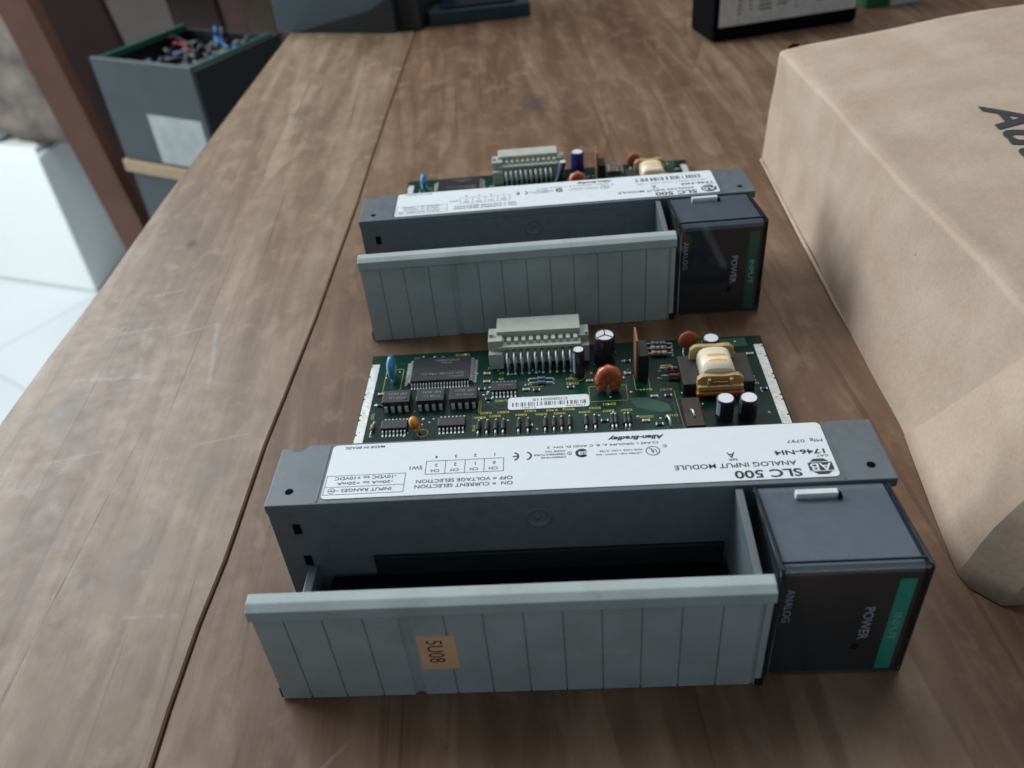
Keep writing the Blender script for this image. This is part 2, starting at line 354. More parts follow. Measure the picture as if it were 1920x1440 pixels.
# ------------------------------------------------------------------ input modules
LAB = [('SLC 500',12.95,11.37,0.33,0.27,.012,0),('ANALOG INPUT MODULE',12.90,9.99,0.66,0.16,0,0),('CAT',13.70,13.42,0.86,0.07,0,0),('1746-NI4',13.66,12.46,1.02,0.17,.012,0),
('SER',11.54,11.32,0.86,0.07,0,0),('A',11.51,11.35,1.02,0.20,0,0),('Allen-Bradley',9.89,8.47,1.85,0.20,.03,.25),('LISTED IND. CONT. EQ.',9.28,8.12,1.26,0.06,0,0),('FOR HAZ. LOC. A196',9.29,8.23,1.38,0.06,0,0),
('CLASS I, GROUPS A, B, C AND D, DIV. 2',9.72,6.92,1.615,0.085,0,0),('OPERATING',7.39,6.77,1.24,0.06,0,0),('TEMPERATURE',7.39,6.59,1.35,0.06,0,0),('CODE T3C',7.38,6.87,1.46,0.06,0,0),
('SW1',3.79,3.47,1.10,0.13,0,0),('4',4.16,4.09,1.46,0.11,0,0),('3',4.65,4.58,1.46,0.11,0,0),('2',5.14,5.07,1.45,0.11,0,0),('1',5.61,5.58,1.45,0.11,0,0),
('3',4.17,4.11,1.16,0.11,0,0),('2',4.65,4.59,1.16,0.11,0,0),('1',5.13,5.09,1.16,0.11,0,0),('0',5.63,5.56,1.16,0.11,0,0),('CH',4.23,4.02,0.96,0.10,0,0),('CH',4.72,4.51,0.96,0.10,0,0),('CH',5.20,4.99,0.96,0.10,0,0),('CH',5.69,5.47,0.96,0.10,0,0),
('OFF = VOLTAGE SELECTION',6.06,3.68,0.60,0.12,0,0),('ON  = CURRENT SELECTION',6.07,3.66,0.42,0.12,0,0),('-10VDC to +10VDC',3.17,1.61,0.83,0.11,0,0),('-20mA to +20mA',3.10,1.70,0.65,0.10,0,0),('INPUT RANGES',3.09,1.84,0.41,0.11,0,0)]
def ring(mb, cx, cy, r0, r1, z, m, a0=0, a1=360, n=28, sy=1):
    V = []; F = []
    for i in range(n + 1):
        t = math.radians(a0 + (a1 - a0) * i / n)
        V += [(cx + r0 * math.cos(t), cy + sy * r0 * math.sin(t), z), (cx + r1 * math.cos(t), cy + sy * r1 * math.sin(t), z)]
    for i in range(n): F.append((2 * i, 2 * i + 1, 2 * i + 3, 2 * i + 2))
    mb._add(V, F, m)
def line(mb, x0, y0, x1, y1, wd, z, m):
    d = Vector((x1 - x0, y1 - y0)).normalized() * wd / 2; nx, ny = -d.y, d.x
    mb._add([(x0 - d.x + nx, y0 - d.y + ny, z), (x1 + d.x + nx, y1 + d.y + ny, z), (x1 + d.x - nx, y1 + d.y - ny, z), (x0 - d.x - nx, y0 - d.y - ny, z)], [(0, 3, 2, 1)], m)
UD = ((-1, 0, 0), (0, -1, 0))      # upside down as seen from the camera
def lettering(parent, back):
    t = MB(ink_m); z = 3.522
    for s_, xa, xb, y, h, bold, sh in LAB:
        t.text(s_, ink_m, ((xa, y + h / 2, z), *UD), w=(xa - xb) if len(s_) > 1 else None, h=h, bold=bold + .012, shear=sh)
    t.text('MADE IN MEXICO' if back else 'MADE IN BRAZIL', ink_m, ((2.73, 2.0, z), *UD), w=1.05, h=.09, bold=.01, shear=.1)
    if back:
        x = 10.78; r = random.Random(3)
        while x < 13.4:
            wd = r.choice((.022, .022, .035, .06)); t.box((x, 1.50, z), (x + wd, 1.80, z + .002), ink_m); x += wd + r.choice((.03, .035, .05, .11))
        t.text('S/N 01 FE5A1 FCW M7C 1292', ink_m, ((13.45, 1.34, z), *UD), w=2.65, h=.08)
    else:
        t.text('Mfg  0797', ink_m, ((13.71, 1.50, z), *UD), w=.86, h=.14)
    zz = z + .002
    # channel table
    for x in (3.88, 4.37, 4.86, 5.345, 5.83): line(t, x, .845, x, 1.315, .014, zz, ink_m)
    for y in (.845, 1.315): line(t, 3.88, y, 5.83, y, .014, zz + .0005, ink_m)
    # input ranges box
    for y in (.93, .535, .275): line(t, 1.40, y, 3.39, y, .013, zz, ink_m)
    line(t, 3.39, .275, 3.39, .93, .013, zz + .0005, ink_m); line(t, 1.41, .275, 1.41, .93, .013, zz + .0005, ink_m)
    ring(t, 1.60, .405, .075, .09, zz, ink_m); line(t, 1.52, .405, 1.80, .405, .012, zz + .0005, ink_m); t.ell((1.6, .405, zz), (.025, .025, .003), ink_m, n=8)
    # octagonal emblem with two letters
    R = .31; cx, cy = 13.43, .49
    oc = [(cx + R * math.cos(PI / 8 + k * PI / 4), cy + R * .93 * math.sin(PI / 8 + k * PI / 4)) for k in range(8)]
    t.prism(oc, zz - .001, zz + .001, m=ink_m)
    t.text('AB', label_m, ((13.68, cy + .10, zz + .002), *UD), w=.50, h=.24, bold=.01)
    line(t, 13.13, cy - .155, 13.73, cy - .155, .02, zz + .0025, label_m); line(t, 13.13, cy + .15, 13.73, cy + .15, .02, zz + .0025, label_m)
    # approval marks
    ring(t, 9.55, 1.31, .155, .178, zz, ink_m, sy=.95); t.text('U', ink_m, ((9.65, 1.36, z), *UD), w=.10, h=.14, bold=.01); t.text('L', ink_m, ((9.54, 1.40, z), *UD), w=.09, h=.14, bold=.01)
    ring(t, 9.86, 1.47, .045, .055, zz, ink_m); t.text('R', ink_m, ((9.885, 1.50, z), *UD), w=.045, h=.055)
    ring(t, 7.79, 1.35, .09, .165, zz, ink_m, 40, 320, sy=.95); t.box((7.76, 1.22, z), (7.90, 1.47, z + .002), ink_m); t.text('SP', label_m, ((7.9, 1.42, zz + .002), *UD), w=.17, h=.14, bold=.01)
    for x in (7.48,): ring(t, x, 1.36, .05, .062, zz, ink_m); t.text('R', ink_m, ((x + .025, 1.39, z), *UD), w=.05, h=.06)
    # CE mark, upside down
    ring(t, 6.38, 1.34, .115, .16, zz, ink_m, -75, 75); ring(t, 6.38, 1.34, .115, .16, zz, ink_m, 0, 1)
    ring(t, 6.06, 1.34, .115, .16, zz, ink_m, -75, 75); t.box((6.06, 1.32, z), (6.18, 1.36, z + .003), ink_m)
    return t.build('lettering', parent)

def axial(x0, y0, x1, y1, z, r, body, lead=.02, frac=.55, bands=(), name='resistor', parent=None, zl=.33, waist=True):
    mb = MB(body, silver_m); a = Vector((x0, y0, z)); b_ = Vector((x1, y1, z)); d = b_ - a
    p = lambda t: a + d * t; f0, f1 = .5 - frac / 2, .5 + frac / 2
    mb.tube([(x0, y0, zl - .02), (x0, y0, z - .02), p(.04), p(f0)], lead, silver_m, 6); mb.tube([p(f1), p(.96), (x1, y1, z - .02), (x1, y1, zl - .02)], lead, silver_m, 6)
    k = [(0, .55), (.04, .95), (.12, 1.0), (.24, .95), (.3, .84 if waist else 1), (.7, .84 if waist else 1), (.76, .95), (.88, 1.0), (.96, .95), (1, .55)]
    mb.tube([p(f0 + (f1 - f0) * t) for t, _ in k], [r * q for _, q in k], body, 12)
    for t, bm_ in bands: mb.tube([p(f0 + (f1 - f0) * (t - .035)), p(f0 + (f1 - f0) * (t + .035))], r * 1.02, bm_, 12)
    for x, y in ((x0, y0), (x1, y1)): mb.ell((x, y, zl), (.045, .045, .025), silver_m, n=8)
    return mb.build(name, parent)
def elcap(x, y, r, h, parent, sleeve=None, top='plain', stripe=180, lean=(0, 0), z0=.33):
    sleeve = sleeve or sleeve_m; mb = MB(sleeve, white_m)
    n = 28; prof = [(r * .97, 0), (r, .03), (r, .12), (r * .96, .15), (r, .18), (r, h - .05), (r * .96, h - .01), (r * .86, h), (r * .82, h - .015)]
    V = []; F = []
    for q, z in prof:
        for k in range(n): V.append((x + q * math.cos(2 * PI * k / n) + lean[0] * z, y + q * math.sin(2 * PI * k / n) + lean[1] * z, z0 + z))
    for i in range(len(prof) - 1):
        for k in range(n): F.append((i * n + k, i * n + (k + 1) % n, (i + 1) * n + (k + 1) % n, (i + 1) * n + k))
    vs, fs = mb._add(V, F, sleeve, True)
    fc = mb.bm.faces.new(vs[-n:]); fc.material_index = 1
    lx, ly = lean[0] * h, lean[1] * h
    if top == 'scored':
        for k in range(3):
            a = math.radians(90 + 120 * k); line(mb, x + lx, y + ly, x + lx + r * .75 * math.cos(a), y + ly + r * .75 * math.sin(a), .035, z0 + h + .003, hole_m)
    # pale minus stripe down the side
    a0 = math.radians(stripe); V = []
    for i in range(5):
        a = a0 + (i - 2) * .14
        for z in (.2, h - .07): V.append((x + (r + .004) * math.cos(a) + lean[0] * z, y + (r + .004) * math.sin(a) + lean[1] * z, z0 + z))
    mb._add(V, [(2 * i, 2 * i + 2, 2 * i + 3, 2 * i + 1) for i in range(4)], stripe_m, True)
    return mb.build('electrolytic_capacitor', parent)
def chip(x0, y0, x1, y1, h, nx, ny, parent, text=(), gull=True, name='chip', body=None, z0=.33, hole=False):
    mb = MB(chip_m, silver_m); e = .0
    mb.box((x0, y0, z0 + .03), (x1, y1, z0 + h), chip_m, bev=.02)
    def lead(x, y, dx, dy, wd):
        o = .22 if gull else .07; px, py = -dy, dx; hw = wd / 2; zz = z0 + h * .55
        for (a, za, b_, zb) in ((0, zz, .4 * o, zz), (.4 * o, zz, .65 * o, z0 + .02), (.65 * o, z0 + .02, o, z0 + .02)) if gull else ((0, zz, o, zz), (o, zz, o + .01, z0)):
            A = Vector((x + dx * a, y + dy * a, za)); B = Vector((x + dx * b_, y + dy * b_, zb)); P = Vector((px, py, 0)) * hw
            mb._add([A - P, A + P, B + P, B - P], [(0, 1, 2, 3)], silver_m)
            T = Vector((0, 0, -.015)) if abs(za - zb) < .01 else Vector((-dx, -dy, 0)) * .015
            mb._add([A - P + T, A + P + T, B + P + T, B - P + T], [(3, 2, 1, 0)], silver_m)
    for i in range(nx):
        x = x0 + (x1 - x0) * (i + .5) / nx; wd = (x1 - x0) / nx * (.42 if gull else .5)
        lead(x, y0, 0, -1, wd); lead(x, y1, 0, 1, wd)
    for i in range(ny):
        y = y0 + (y1 - y0) * (i + .5) / ny; lead(x0, y, -1, 0, (y1 - y0) / ny * .42); lead(x1, y, 1, 0, (y1 - y0) / ny * .42)
    for s_, xa, ya, wd, hh in text: mb.text(s_, chipink_m, ((xa, ya, z0 + h + .003), *UD), w=wd, h=hh)
    if hole: mb.prism([(x1 - .12 + .04 * math.cos(k), y0 + .13 + .04 * math.sin(k)) for k in [i * PI / 5 for i in range(10)]], z0 + h, z0 + h + .004, m=hole_m)
    return mb.build(name, parent)
def connector(pb):
    mb = MB(conn_m, silver_m, hole_m)
    mb.box((4.93, 9.28, .34), (5.42, 9.72, .98), bev=.03).box((4.93, 9.5, .34), (5.42, 10.3, 1.38), bev=.03).box((4.96, 9.75, 1.38), (5.10, 9.9, 1.50), bev=.03)
    mb.box((7.98, 9.50, .34), (8.40, 10.3, 1.02), bev=.03).box((8.05, 9.75, .95), (8.40, 10.4, 1.28), bev=.03).box((8.27, 9.8, 1.28), (8.37, 9.92, 1.38), bev=.02)
    mb.box((5.40, 9.50, .40), (8.0, 9.77, 1.06), bev=.02)          # wall the pins come out of
    mb.box((5.25, 9.40, 1.06), (8.12, 9.76, 1.18), bev=.02)
    for i in range(11): mb.box((5.32 + i * .255, 9.58, 1.18), (5.46 + i * .255, 9.87, 1.32), bev=.02)
    mb.box((5.22, 9.86, .45), (8.11, 10.12, 1.24), bev=.02).box((5.22, 9.78, .45), (8.11, 10.75, 1.22), bev=.02).box((5.22, 9.88, 1.22), (8.11, 10.75, 1.50), bev=.03)
    for i in range(10):
        x = 5.56 + i * .24
        mb.box((x - .05, 9.49, .93), (x + .05, 9.51, 1.03), hole_m); mb.box((x - .05, 9.49, .70), (x + .05, 9.51, .78), hole_m)
        mb.tube([(x, 9.55, .98), (x, 9.24, .97), (x, 9.08, .90), (x + .01, 9.02, .74), (x + .01, 9.0, .31)], .028, silver_m, 6)
        mb.tube([(x + .05, 9.52, .72), (x + .05, 9.38, .71), (x + .05, 9.32, .62), (x + .05, 9.30, .31)], .026, silver_m, 6)
        mb.ell((x + .01, 8.98, .34), (.055, .055, .03), silver_m, n=8)
    return mb.build('edge_connector', pb)
def transformer(pb):
    co = MB(ferr_m); co.box((11.30, 7.35, .34), (13.62, 8.95, .78), bev=.06); co.build('ferrite_core', pb)
    bo = MB(bob_m, bobd_m)
    def flange(y0, y1, x0, x1, z0, z1):
        p = [(x0 + .12, z0), (x1 - .12, z0), (x1, z0 + .15), (x1 - .02, z1 - .14), (x1 - .16, z1 - .02), (x1 - .34, z1), ((x0 + x1) / 2 + .1, z1 - .03), (x0 + .34, z1), (x0 + .16, z1 - .02), (x0 + .02, z1 - .14), (x0, z0 + .15)]
        bo.prism(p, y0, y1, 'y', bob_m, bev=.03)
    flange(8.66, 8.84, 11.68, 13.16, .6, 1.30); bo.build('bobbin_flange', pb); bo = MB(bob_m, bobd_m); flange(7.28, 7.48, 11.72, 13.22, .45, 1.12)
    bo.box((11.74, 7.12, .62), (13.2, 7.30, .80), bob_m, bev=.05).box((11.70, 7.05, .46), (13.24, 7.29, .60), bobd_m, bev=.06)
    for x in (12.05, 12.75): bo.box((x, 7.16, .78), (x + .10, 7.28, 1.04), bob_m, bev=.02)
    bo.box((12.2, 7.2, .80), (12.7, 7.275, .92), bobd_m, bev=.02)
    bo.build('bobbin_flange', pb)
    cl = MB(coil_m, coilo_m); pr = []
    for k in range(32):
        a = 2 * PI * k / 32; ca, sa = math.cos(a), math.sin(a); pr.append((12.45 + .55 * math.copysign(abs(ca) ** .55, ca), .80 + .46 * math.copysign(abs(sa) ** .55, sa)))
    cl.prism(pr, 7.48, 8.66, 'y', coil_m, smooth=True)
    for y in (7.92, 8.22): cl.ell((12.46, y, 1.252), (.30, .10, .014), coilo_m, n=20)
    cl.build('coil', pb)

def module(loc, rz, label, back):
    root = tag(empty('input_module', loc, rz), label, 'circuit module', 'grey input modules on the table')
    # ---- case
    c = MB(case_m, hole_m)
    plate = [(0, 0), (15.08, 0), (15.08, 2.13), (14.02, 2.15), (13.93, 2.02), (13.84, 1.97), (13.75, 2.02), (13.70, 1.99), (13.50, 2.13), (.72, 2.18), (.62, 2.03), (.50, 1.94), (.36, 1.96), (.26, 2.06), (0, 2.08)]
    c.prism(plate, 3.22, 3.50, m=case_m, bev=.025)
    body = [(.02, .015), (15.0, .015), (15.0, 1.80), (.02, 1.80)]
    c.prism(body, .02, 3.22, m=case_m, bev=.02)
    c.box((.45, 1.8, 2.9), (13.6, 2.05, 3.22), case_m, bev=.02)
    for x, y in ((.53, .47), (14.6, .49)):
        c.prism([(x + .105 * math.cos(k * PI / 12), y + .105 * math.sin(k * PI / 12)) for k in range(24)], 3.49, 3.503, m=hole_m)
    # raised lip round the label bed
    for a, b_ in (((1.25, .06, 3.5), (1.30, 2.12, 3.515)), ((13.84, .06, 3.5), (13.89, 2.12, 3.515))): c.box(a, b_, case_m, bev=.006)
    c.box((.535, -.002, 2.48), (.73, .014, 2.82), hole_m); c.box((.56, -.002, 1.30), (.76, .014, 1.66), hole_m)
    n = 28
    V = []; F = []                                                 # moulded boss on the wall
    for q, d in ((.34, 0), (.30, -.05), (.26, -.02), (.20, 0.005), (.06, 0.005), (.05, -.03), (.0, -.04)):
        for k in range(n): V.append((6.65 + q * math.cos(2 * PI * k / n), .012 + d, 2.71 + q * math.sin(2 * PI * k / n)))
    for i in range(6):
        for k in range(n): F.append((i * n + k, i * n + (k + 1) % n, (i + 1) * n + (k + 1) % n, (i + 1) * n + k))
    vs, fs = c._add(V, F, case_m, True); bmesh.ops.recalc_face_normals(c.bm, faces=fs)
    # partition beside the indicator block
    c.prism([(-2.38, .02), (0, .02), (0, 3.42), (-.1, 3.42), (-2.38, 3.12)], 11.32, 11.50, 'x', case_m, bev=.02)
    c.box((.62, -2.60, .25), (.86, 0, 1.28), case_m, bev=.03)      # hinge arm at the left end
    c.box((.5, -2.6, .02), (11.3, -.02, .16), hole_m)  # recess floor blackened: the shade of the trough is put into its colour
    c.build('case', root)
    tb = MB(black_m, hole_m, silver_m); tb.box((2.38, -.10, .2), (11.2, -.0, 1.58), black_m, bev=.02).box((1.2, -2.2, .17), (11.2, -.11, .95), hole_m, bev=.04)  # black block; its lower part is near black to paint in the trough's shade
    for i in range(18): tb.box((1.9 + i * .5, -1.3, .95), (2.2 + i * .5, -.9, .99), black_m, bev=.01)
    tb.build('terminal_block', root)
    lb = MB(label_m)
    r = .13; pts = []
    for cx, cy, a in ((13.80 - r, .14 + r, -90), (13.80 - r, 2.08 - r, 0), (1.37 + r, 2.08 - r, 90), (1.37 + r, .14 + r, 180)):
        for k in range(6): t = math.radians(a + 18 * k); pts.append((cx + r * math.cos(t), cy + r * math.sin(t)))
    lb.prism(pts, 3.501, 3.52, m=label_m); lo = lb.build('label', root); lettering(lo, back)
    # ---- hinged door
    d = MB(door_m); X0, X1 = .36, 11.62
    lip = [(-2.665, 3.54), (-2.92, 3.52), (-3.10, 3.42), (-3.12, 3.14), (-3.06, 3.06), (-2.70, 3.04)]
    d.prism(lip, X0 - .03, X1, 'x', door_m, bev=.025)
    V = [(X0, -3.0)]
    def y_(x, y): V.append((x, y))
    for gx in (1.05, 1.9, 2.79, 'rib', 4.56, 5.41, 6.29, 7.14, 7.98, 8.84, 9.7, 10.56):
        if gx == 'rib':
            y_(3.53, -3.0)
            for k in range(9): t = PI * k / 8; y_(3.67 - .13 * math.cos(t), -3.0 + .085 * math.sin(t))
            y_(3.81, -3.0)
        else: y_(gx - .022, -3.0); y_(gx - .014, -2.962); y_(gx + .014, -2.962); y_(gx + .022, -3.0)
    y_(11.36, -3.0); y_(11.37, -2.97); y_(11.43, -2.97)
    y_(11.44, -3.035); y_(11.56, -3.035); y_(11.60, -2.99); y_(11.60, -2.72); y_(X0, -2.72)
    d.prism(V, .02, 3.05, 'z', door_m)
    dr = d.build('door', root)
    e = MB(black_m); e.box((.30, -2.98, .04), (.357, -2.7, .42), black_m, bev=.01); e.build('hinge_pin', root); e = MB(black_m); e.box((11.44, -3.04, .02), (11.66, -2.7, .30), black_m, bev=.02); e.build('hinge_pin', root)
    if not back:
        t = MB(tag_m, ink_m); t.box((3.86, -3.012, 1.05), (4.72, -3.001, 2.28), tag_m)
        t.text('5U08', ink_m, ((4.06, -3.014, 2.12), (0, 0, -1), (1, 0, 0)), w=.82, h=.36, depth=.003, bold=-.006)
        t.build('orange_sticker', dr)
    # ---- indicator block behind a smoked cover
    k = MB(block_m, face_m)
    k.prism([(0, .03), (0, 3.40), (-2.62, 3.64), (-2.70, 3.60), (-2.70, .03)], 11.84, 14.72, 'x', block_m, bev=.03)
    ib = k.build('indicator_block', root)
    fp = MB(face_m, green_m); gs = darkgreen_m if back else green_m
    fp.box((11.86, -2.722, .06), (14.70, -2.704, 3.46), face_m); fp.box((14.25, -2.728, .07), (14.60, -2.724, 3.28), gs)
    D = ((0, 0, -1), (1, 0, 0)); pm = print_m
    fp.text('ANALOG', pm, ((11.93, -2.728, 3.06), *D), w=1.12, h=.17, depth=.002); fp.text('POWER', pm, ((13.68, -2.728, 2.36), *D), w=1.14, h=.22, depth=.002, bold=.01)
    fp.text('INPUT', gprint_m if back else gprint_m, ((14.34, -2.731, 2.14), *D), w=.98, h=.17, depth=.002, bold=.01)
    fp.box((13.60, -2.726, .86), (13.74, -2.723, 1.06), hole_m)
    fp.build('indicator_face', ib)
    cv = MB(smoke_m, rim_m)
    cv.box((11.80, -2.80, .02), (14.76, -2.755, 3.70), smoke_m)                                # front pane
    cv.prism([(-.15, 3.455), (-.15, 3.49), (-2.80, 3.765), (-2.80, 3.72)], 11.80, 14.76, 'x', smoke_m)   # top pane
    cv.prism([(-.06, 3.425), (-.06, 3.50), (-2.72, 3.76), (-2.80, 3.70), (-2.80, .02), (-2.70, .02), (-2.62, 3.40)], 11.70, 11.80, 'x', rim_m, bev=.02)
    cv.prism([(-.06, .06), (-.06, 3.46), (-2.72, 3.76), (-2.80, 3.70), (-2.80, .02)], 14.76, 14.84, 'x', rim_m, bev=.02)
    cv.box((11.80, -2.56, 3.685), (14.76, -2.535, 3.765), rim_m, bev=.008)
    cv.build('smoked_cover', root)
    lt = MB(mat('latch_plastic', (.62, .68, .68), .4)); lt.box((12.60, -.50, 3.42), (13.55, -.34, 3.63), bev=.02); lt.box((13.55, -.56, 3.44), (13.64, -.38, 3.555), hole_m); lt.build('latch', root)
    # ---- circuit board
    p = MB(pcb_m); p.box((.61, 1.7, .17), (14.48, 10.5, .33), pcb_m, bev=.012); pb = p.build('circuit_board', root)
    for x0, x1, xs in ((.66, .95, 0), (14.12, 14.42, 1)):
        s = MB(tin_m, hole_m); s.box((x0, 1.9, .33), (x1, 9.95, .345), tin_m, bev=.004)
        for y in (9.8, 9.2, 8.2, 7.95, 7.1, 6.85, 6.1): s.box((x0 + (.24 if xs else .0), y, .345), (x0 + (.30 if xs else .05), y + .06, .349), hole_m); s.box((x0 + .1, y + .15, .345), (x0 + .13, y + .18, .348), hole_m)
        s.build('edge_strip', pb)
    # tracks, vias and printed legends on the board
    tr = MB(trace_m, silver_m); r = random.Random(5)
    for q in range(30):
        x, y = r.uniform(1.2, 13.6), r.uniform(5.2, 10.2); z = .3325
        for _ in range(3):
            dx, dy = r.choice(((1, 0), (0, 1), (.7, .7), (.7, -.7), (0, -1))); L = r.uniform(.3, 1.1); nx, ny = x + dx * L, y + dy * L
            if 1.1 < nx < 13.9 and 5 < ny < 10.3: line(tr, x, y, nx, ny, .022, z + r.random() * .0008, trace_m); x, y = nx, ny
        tr.ell((x, y, .332), (.035, .035, .012), silver_m, n=8)
    for q in range(60): tr.ell((r.uniform(1.1, 13.8), r.uniform(5.4, 10.2), .332), (r.uniform(.025, .05),) * 2 + (.018,), silver_m, n=8)
    for q in ((3.2, 10.2), (2.9, 10.25), (2.6, 10.15), (4.95, 8.3), (4.9, 8.05), (4.75, 7.9), (9.75, 6.4), (4.0, 10.3)): tr.ell((q[0], q[1], .333), (.05, .04, .02), silver_m, n=8)
    for a in (((10.0, 6.6), (9.6, 7.1)), ((9.6, 7.1), (9.3, 7.15))): pass
    tr._add([(9.55, 7.35, .3332), (9.75, 6.85, .3332), (10.5, 6.55, .3332), (10.85, 6.6, .3332), (10.8, 6.95, .3332), (10.1, 7.35, .3332)], [(0, 1, 2, 3, 4, 5)], trace_m)
    tr._add([(11.7, 9.9, .3332), (13.9, 9.9, .3332), (13.9, 10.4, .3332), (11.7, 10.4, .3332)], [(0, 1, 2, 3)], trace_m)
    tr.build('solder_trace', pb)
    for k, (x, y, v) in enumerate(((4.75, 8.55, 0), (4.75, 9.0, 0), (4.6, 8.15, 1), (4.85, 7.6, 1), (1.15, 8.15, 0), (1.18, 7.55, 1), (6.1, 8.0, 0), (6.45, 7.95, 1), (7.6, 8.0, 1), (8.25, 8.3, 0), (9.55, 8.6, 0), (9.6, 9.3, 1), (10.3, 7.3, 0), (10.75, 7.3, 1), (9.3, 8.35, 1), (13.8, 9.35, 0), (13.85, 7.4, 1), (6.2, 6.15, 0), (8.6, 6.2, 1), (9.9, 6.1, 0), (10.3, 5.9, 1), (5.05, 10.25, 0))):
        q = MB(chip_m if v else tan_m, silver_m); q.box((x, y, .335), (x + .16, y + .09, .39), bev=.01); q.box((x - .035, y - .005, .334), (x, y + .095, .385), silver_m); q.box((x + .16, y - .005, .334), (x + .195, y + .095, .385), silver_m); q.build('chip_resistor', pb)
    sk = MB(silk_m); Z = .3345
    for s_, x, y, h in (('U3D16', 4.15, 10.33, .12), ('C4', 2.35, 10.25, .11), ('U405', 5.55, 7.60, .12), ('25', 5.42, 8.78, .11), ('27', 5.42, 9.12, .11), ('D301', 7.95, 8.62, .12), ('D302', 7.95, 8.34, .12), ('EMI1', 9.1, 7.15, .12),
        ('R806', 4.85, 6.78, .11), ('R802', 5.35, 6.82, .11), ('R805', 5.05, 7.0, .11), ('R801', 5.62, 7.0, .11), ('R803', 6.5, 7.0, .11), ('R804', 6.2, 6.82, .11), ('R905', 7.2, 6.98, .11), ('R906', 6.85, 6.8, .11), ('R902', 7.45, 6.80, .11),
        ('R901', 7.75, 6.98, .11), ('R904', 8.25, 6.80, .11), ('R903', 8.6, 6.98, .11), ('R807', 9.02, 6.80, .11), ('R907', 9.6, 6.80, .11), ('ZD205', 10.25, 6.42, .11), ('D103', 11.0, 6.42, .11), ('U404', 2.2, 6.72, .11),
        ('U403', 3.9, 6.78, .11), ('R101', 11.0, 7.75, .11), ('R111', 10.35, 7.8, .11), ('R108', 11.15, 9.05, .11), ('D15', 13.75, 8.75, .11), ('D11', 13.85, 7.85, .11), ('9', 13.9, 6.35, .11)):
        sk.text(s_, silk_m, ((x, y, Z), *UD), h=h, w=h * .85 * len(s_), bold=.015)
    for s_, x, y in (('RN8', 4.45, 6.35), ('RN9', 6.72, 6.35), ('D202', 1.05, 7.2)): sk.text(s_, silk_m, ((x, y, Z), (0, -1, 0), (1, 0, 0)), h=.10, w=.28, bold=.01)
    for (x0, y0, x1, y1) in ((8.28, 7.25, 9.52, 8.05), (9.82, 7.75, 10.3, 8.6), (1.25, 8.3, 1.85, 9.6), (6.35, 8.2, 6.75, 8.42), (4.62, 7.0, 4.68, 7.6)):
        for a in ((x0, y0, x1, y0), (x1, y0, x1, y1), (x1, y1, x0, y1), (x0, y1, x0, y0)): line(sk, *a, .018, Z + .0003, silk_m)
    ring(sk, 2.85, 6.1, .17, .185, Z, silk_m); ring(sk, 7.95, 8.66, .24, .255, Z, silk_m); line(sk, 11.15, 5.2, 11.05, 7.6, .012, Z, silk_m)
    sk.build('silkscreen', pb)
    # components
    m = MB(blue_m, silver_m); m.ell((1.57, 9.0, .88), (.17, .40, .46), blue_m); m.tube([(1.57, 8.85, .5), (1.57, 8.75, .31)], [.07, .03], blue_m, 8); m.tube([(1.57, 9.15, .5), (1.57, 9.2, .31)], [.07, .03], blue_m, 8); m.build('ceramic_capacitor', pb)
    chip(2.20, 8.60, 4.24, 9.92, .22, 20, 15, pb, (('4715A', 3.6, 9.62, .4, .1), ('971PA9A002', 3.85, 9.75, .85, .09), ('AD 29120-196-01', 4.05, 9.0, 1.45, .11), ('JAPAN', 4.05, 8.82, .5, .09)), name='flat_chip')
    for i, x in enumerate((1.42, 2.56, 3.66)): chip(x, 7.30, x + .92, 7.94, .38, 4, 0, pb, (('HP 2631', x + .80, 7.78, .6, .11), ('9728 UL', x + .80, 7.56, .6, .10)), gull=False, name='optocoupler', hole=i == 0)
    chip(5.0, 7.92, 5.88, 8.36, .18, 7, 0, pb, (('74HC14', 5.75, 8.2, .5, .08),)); chip(1.50, 6.22, 2.34, 6.64, .18, 7, 0, pb, ()); chip(3.34, 6.22, 4.22, 6.64, .18, 7, 0, pb, ())
    st = MB(label_m, ink_m); pts = []; r = .12
    for cx, cy, a in ((8.26 - r, 7.03 + r, -90), (8.26 - r, 7.66 - r, 0), (5.58 + r, 7.66 - r, 90), (5.58 + r, 7.03 + r, 180)):
        for q in range(6): t = math.radians(a + 18 * q); pts.append((cx + r * math.cos(t), cy + r * math.sin(t)))
    st.prism(pts, .336, .345, m=label_m); rr = random.Random(11); x = 5.72
    while x < 8.1:
        wd = rr.choice((.018, .018, .03, .045)); st.box((x, 7.18, .345), (x + wd, 7.38, .347), ink_m); x += wd + rr.choice((.02, .03, .04, .07))
    st.text('CG0050110', ink_m, ((7.55, 7.56, .346), *UD), w=1.15, h=.13, bold=.01); st.text('1746-NI4', ink_m, ((8.1, 7.15, .346), *UD), w=.6, h=.08); st.text('51/F01', ink_m, ((6.5, 7.15, .346), *UD), w=.45, h=.08)
    st.build('barcode_sticker', pb)
    connector(pb)
    for y, cb in ((8.58, bluer_m), (8.36, bluer_m)): axial(6.28, y, 7.12, y - .03, .40, .065, cb, .018, .32, ((.75, redr_m), (.6, redr_m)), 'diode', pb)
    if back:
        elcap(7.95, 8.95, .20, 1.05, pb, stripe=250, lean=(.35, .1)); elcap(9.05, 9.55, .32, 1.28, pb, sleeve=blueslv_m, stripe=20)
    else:
        elcap(7.99, 8.70, .20, 1.12, pb, stripe=215); elcap(8.92, 9.45, .36, 1.12, pb, top='scored', stripe=60)
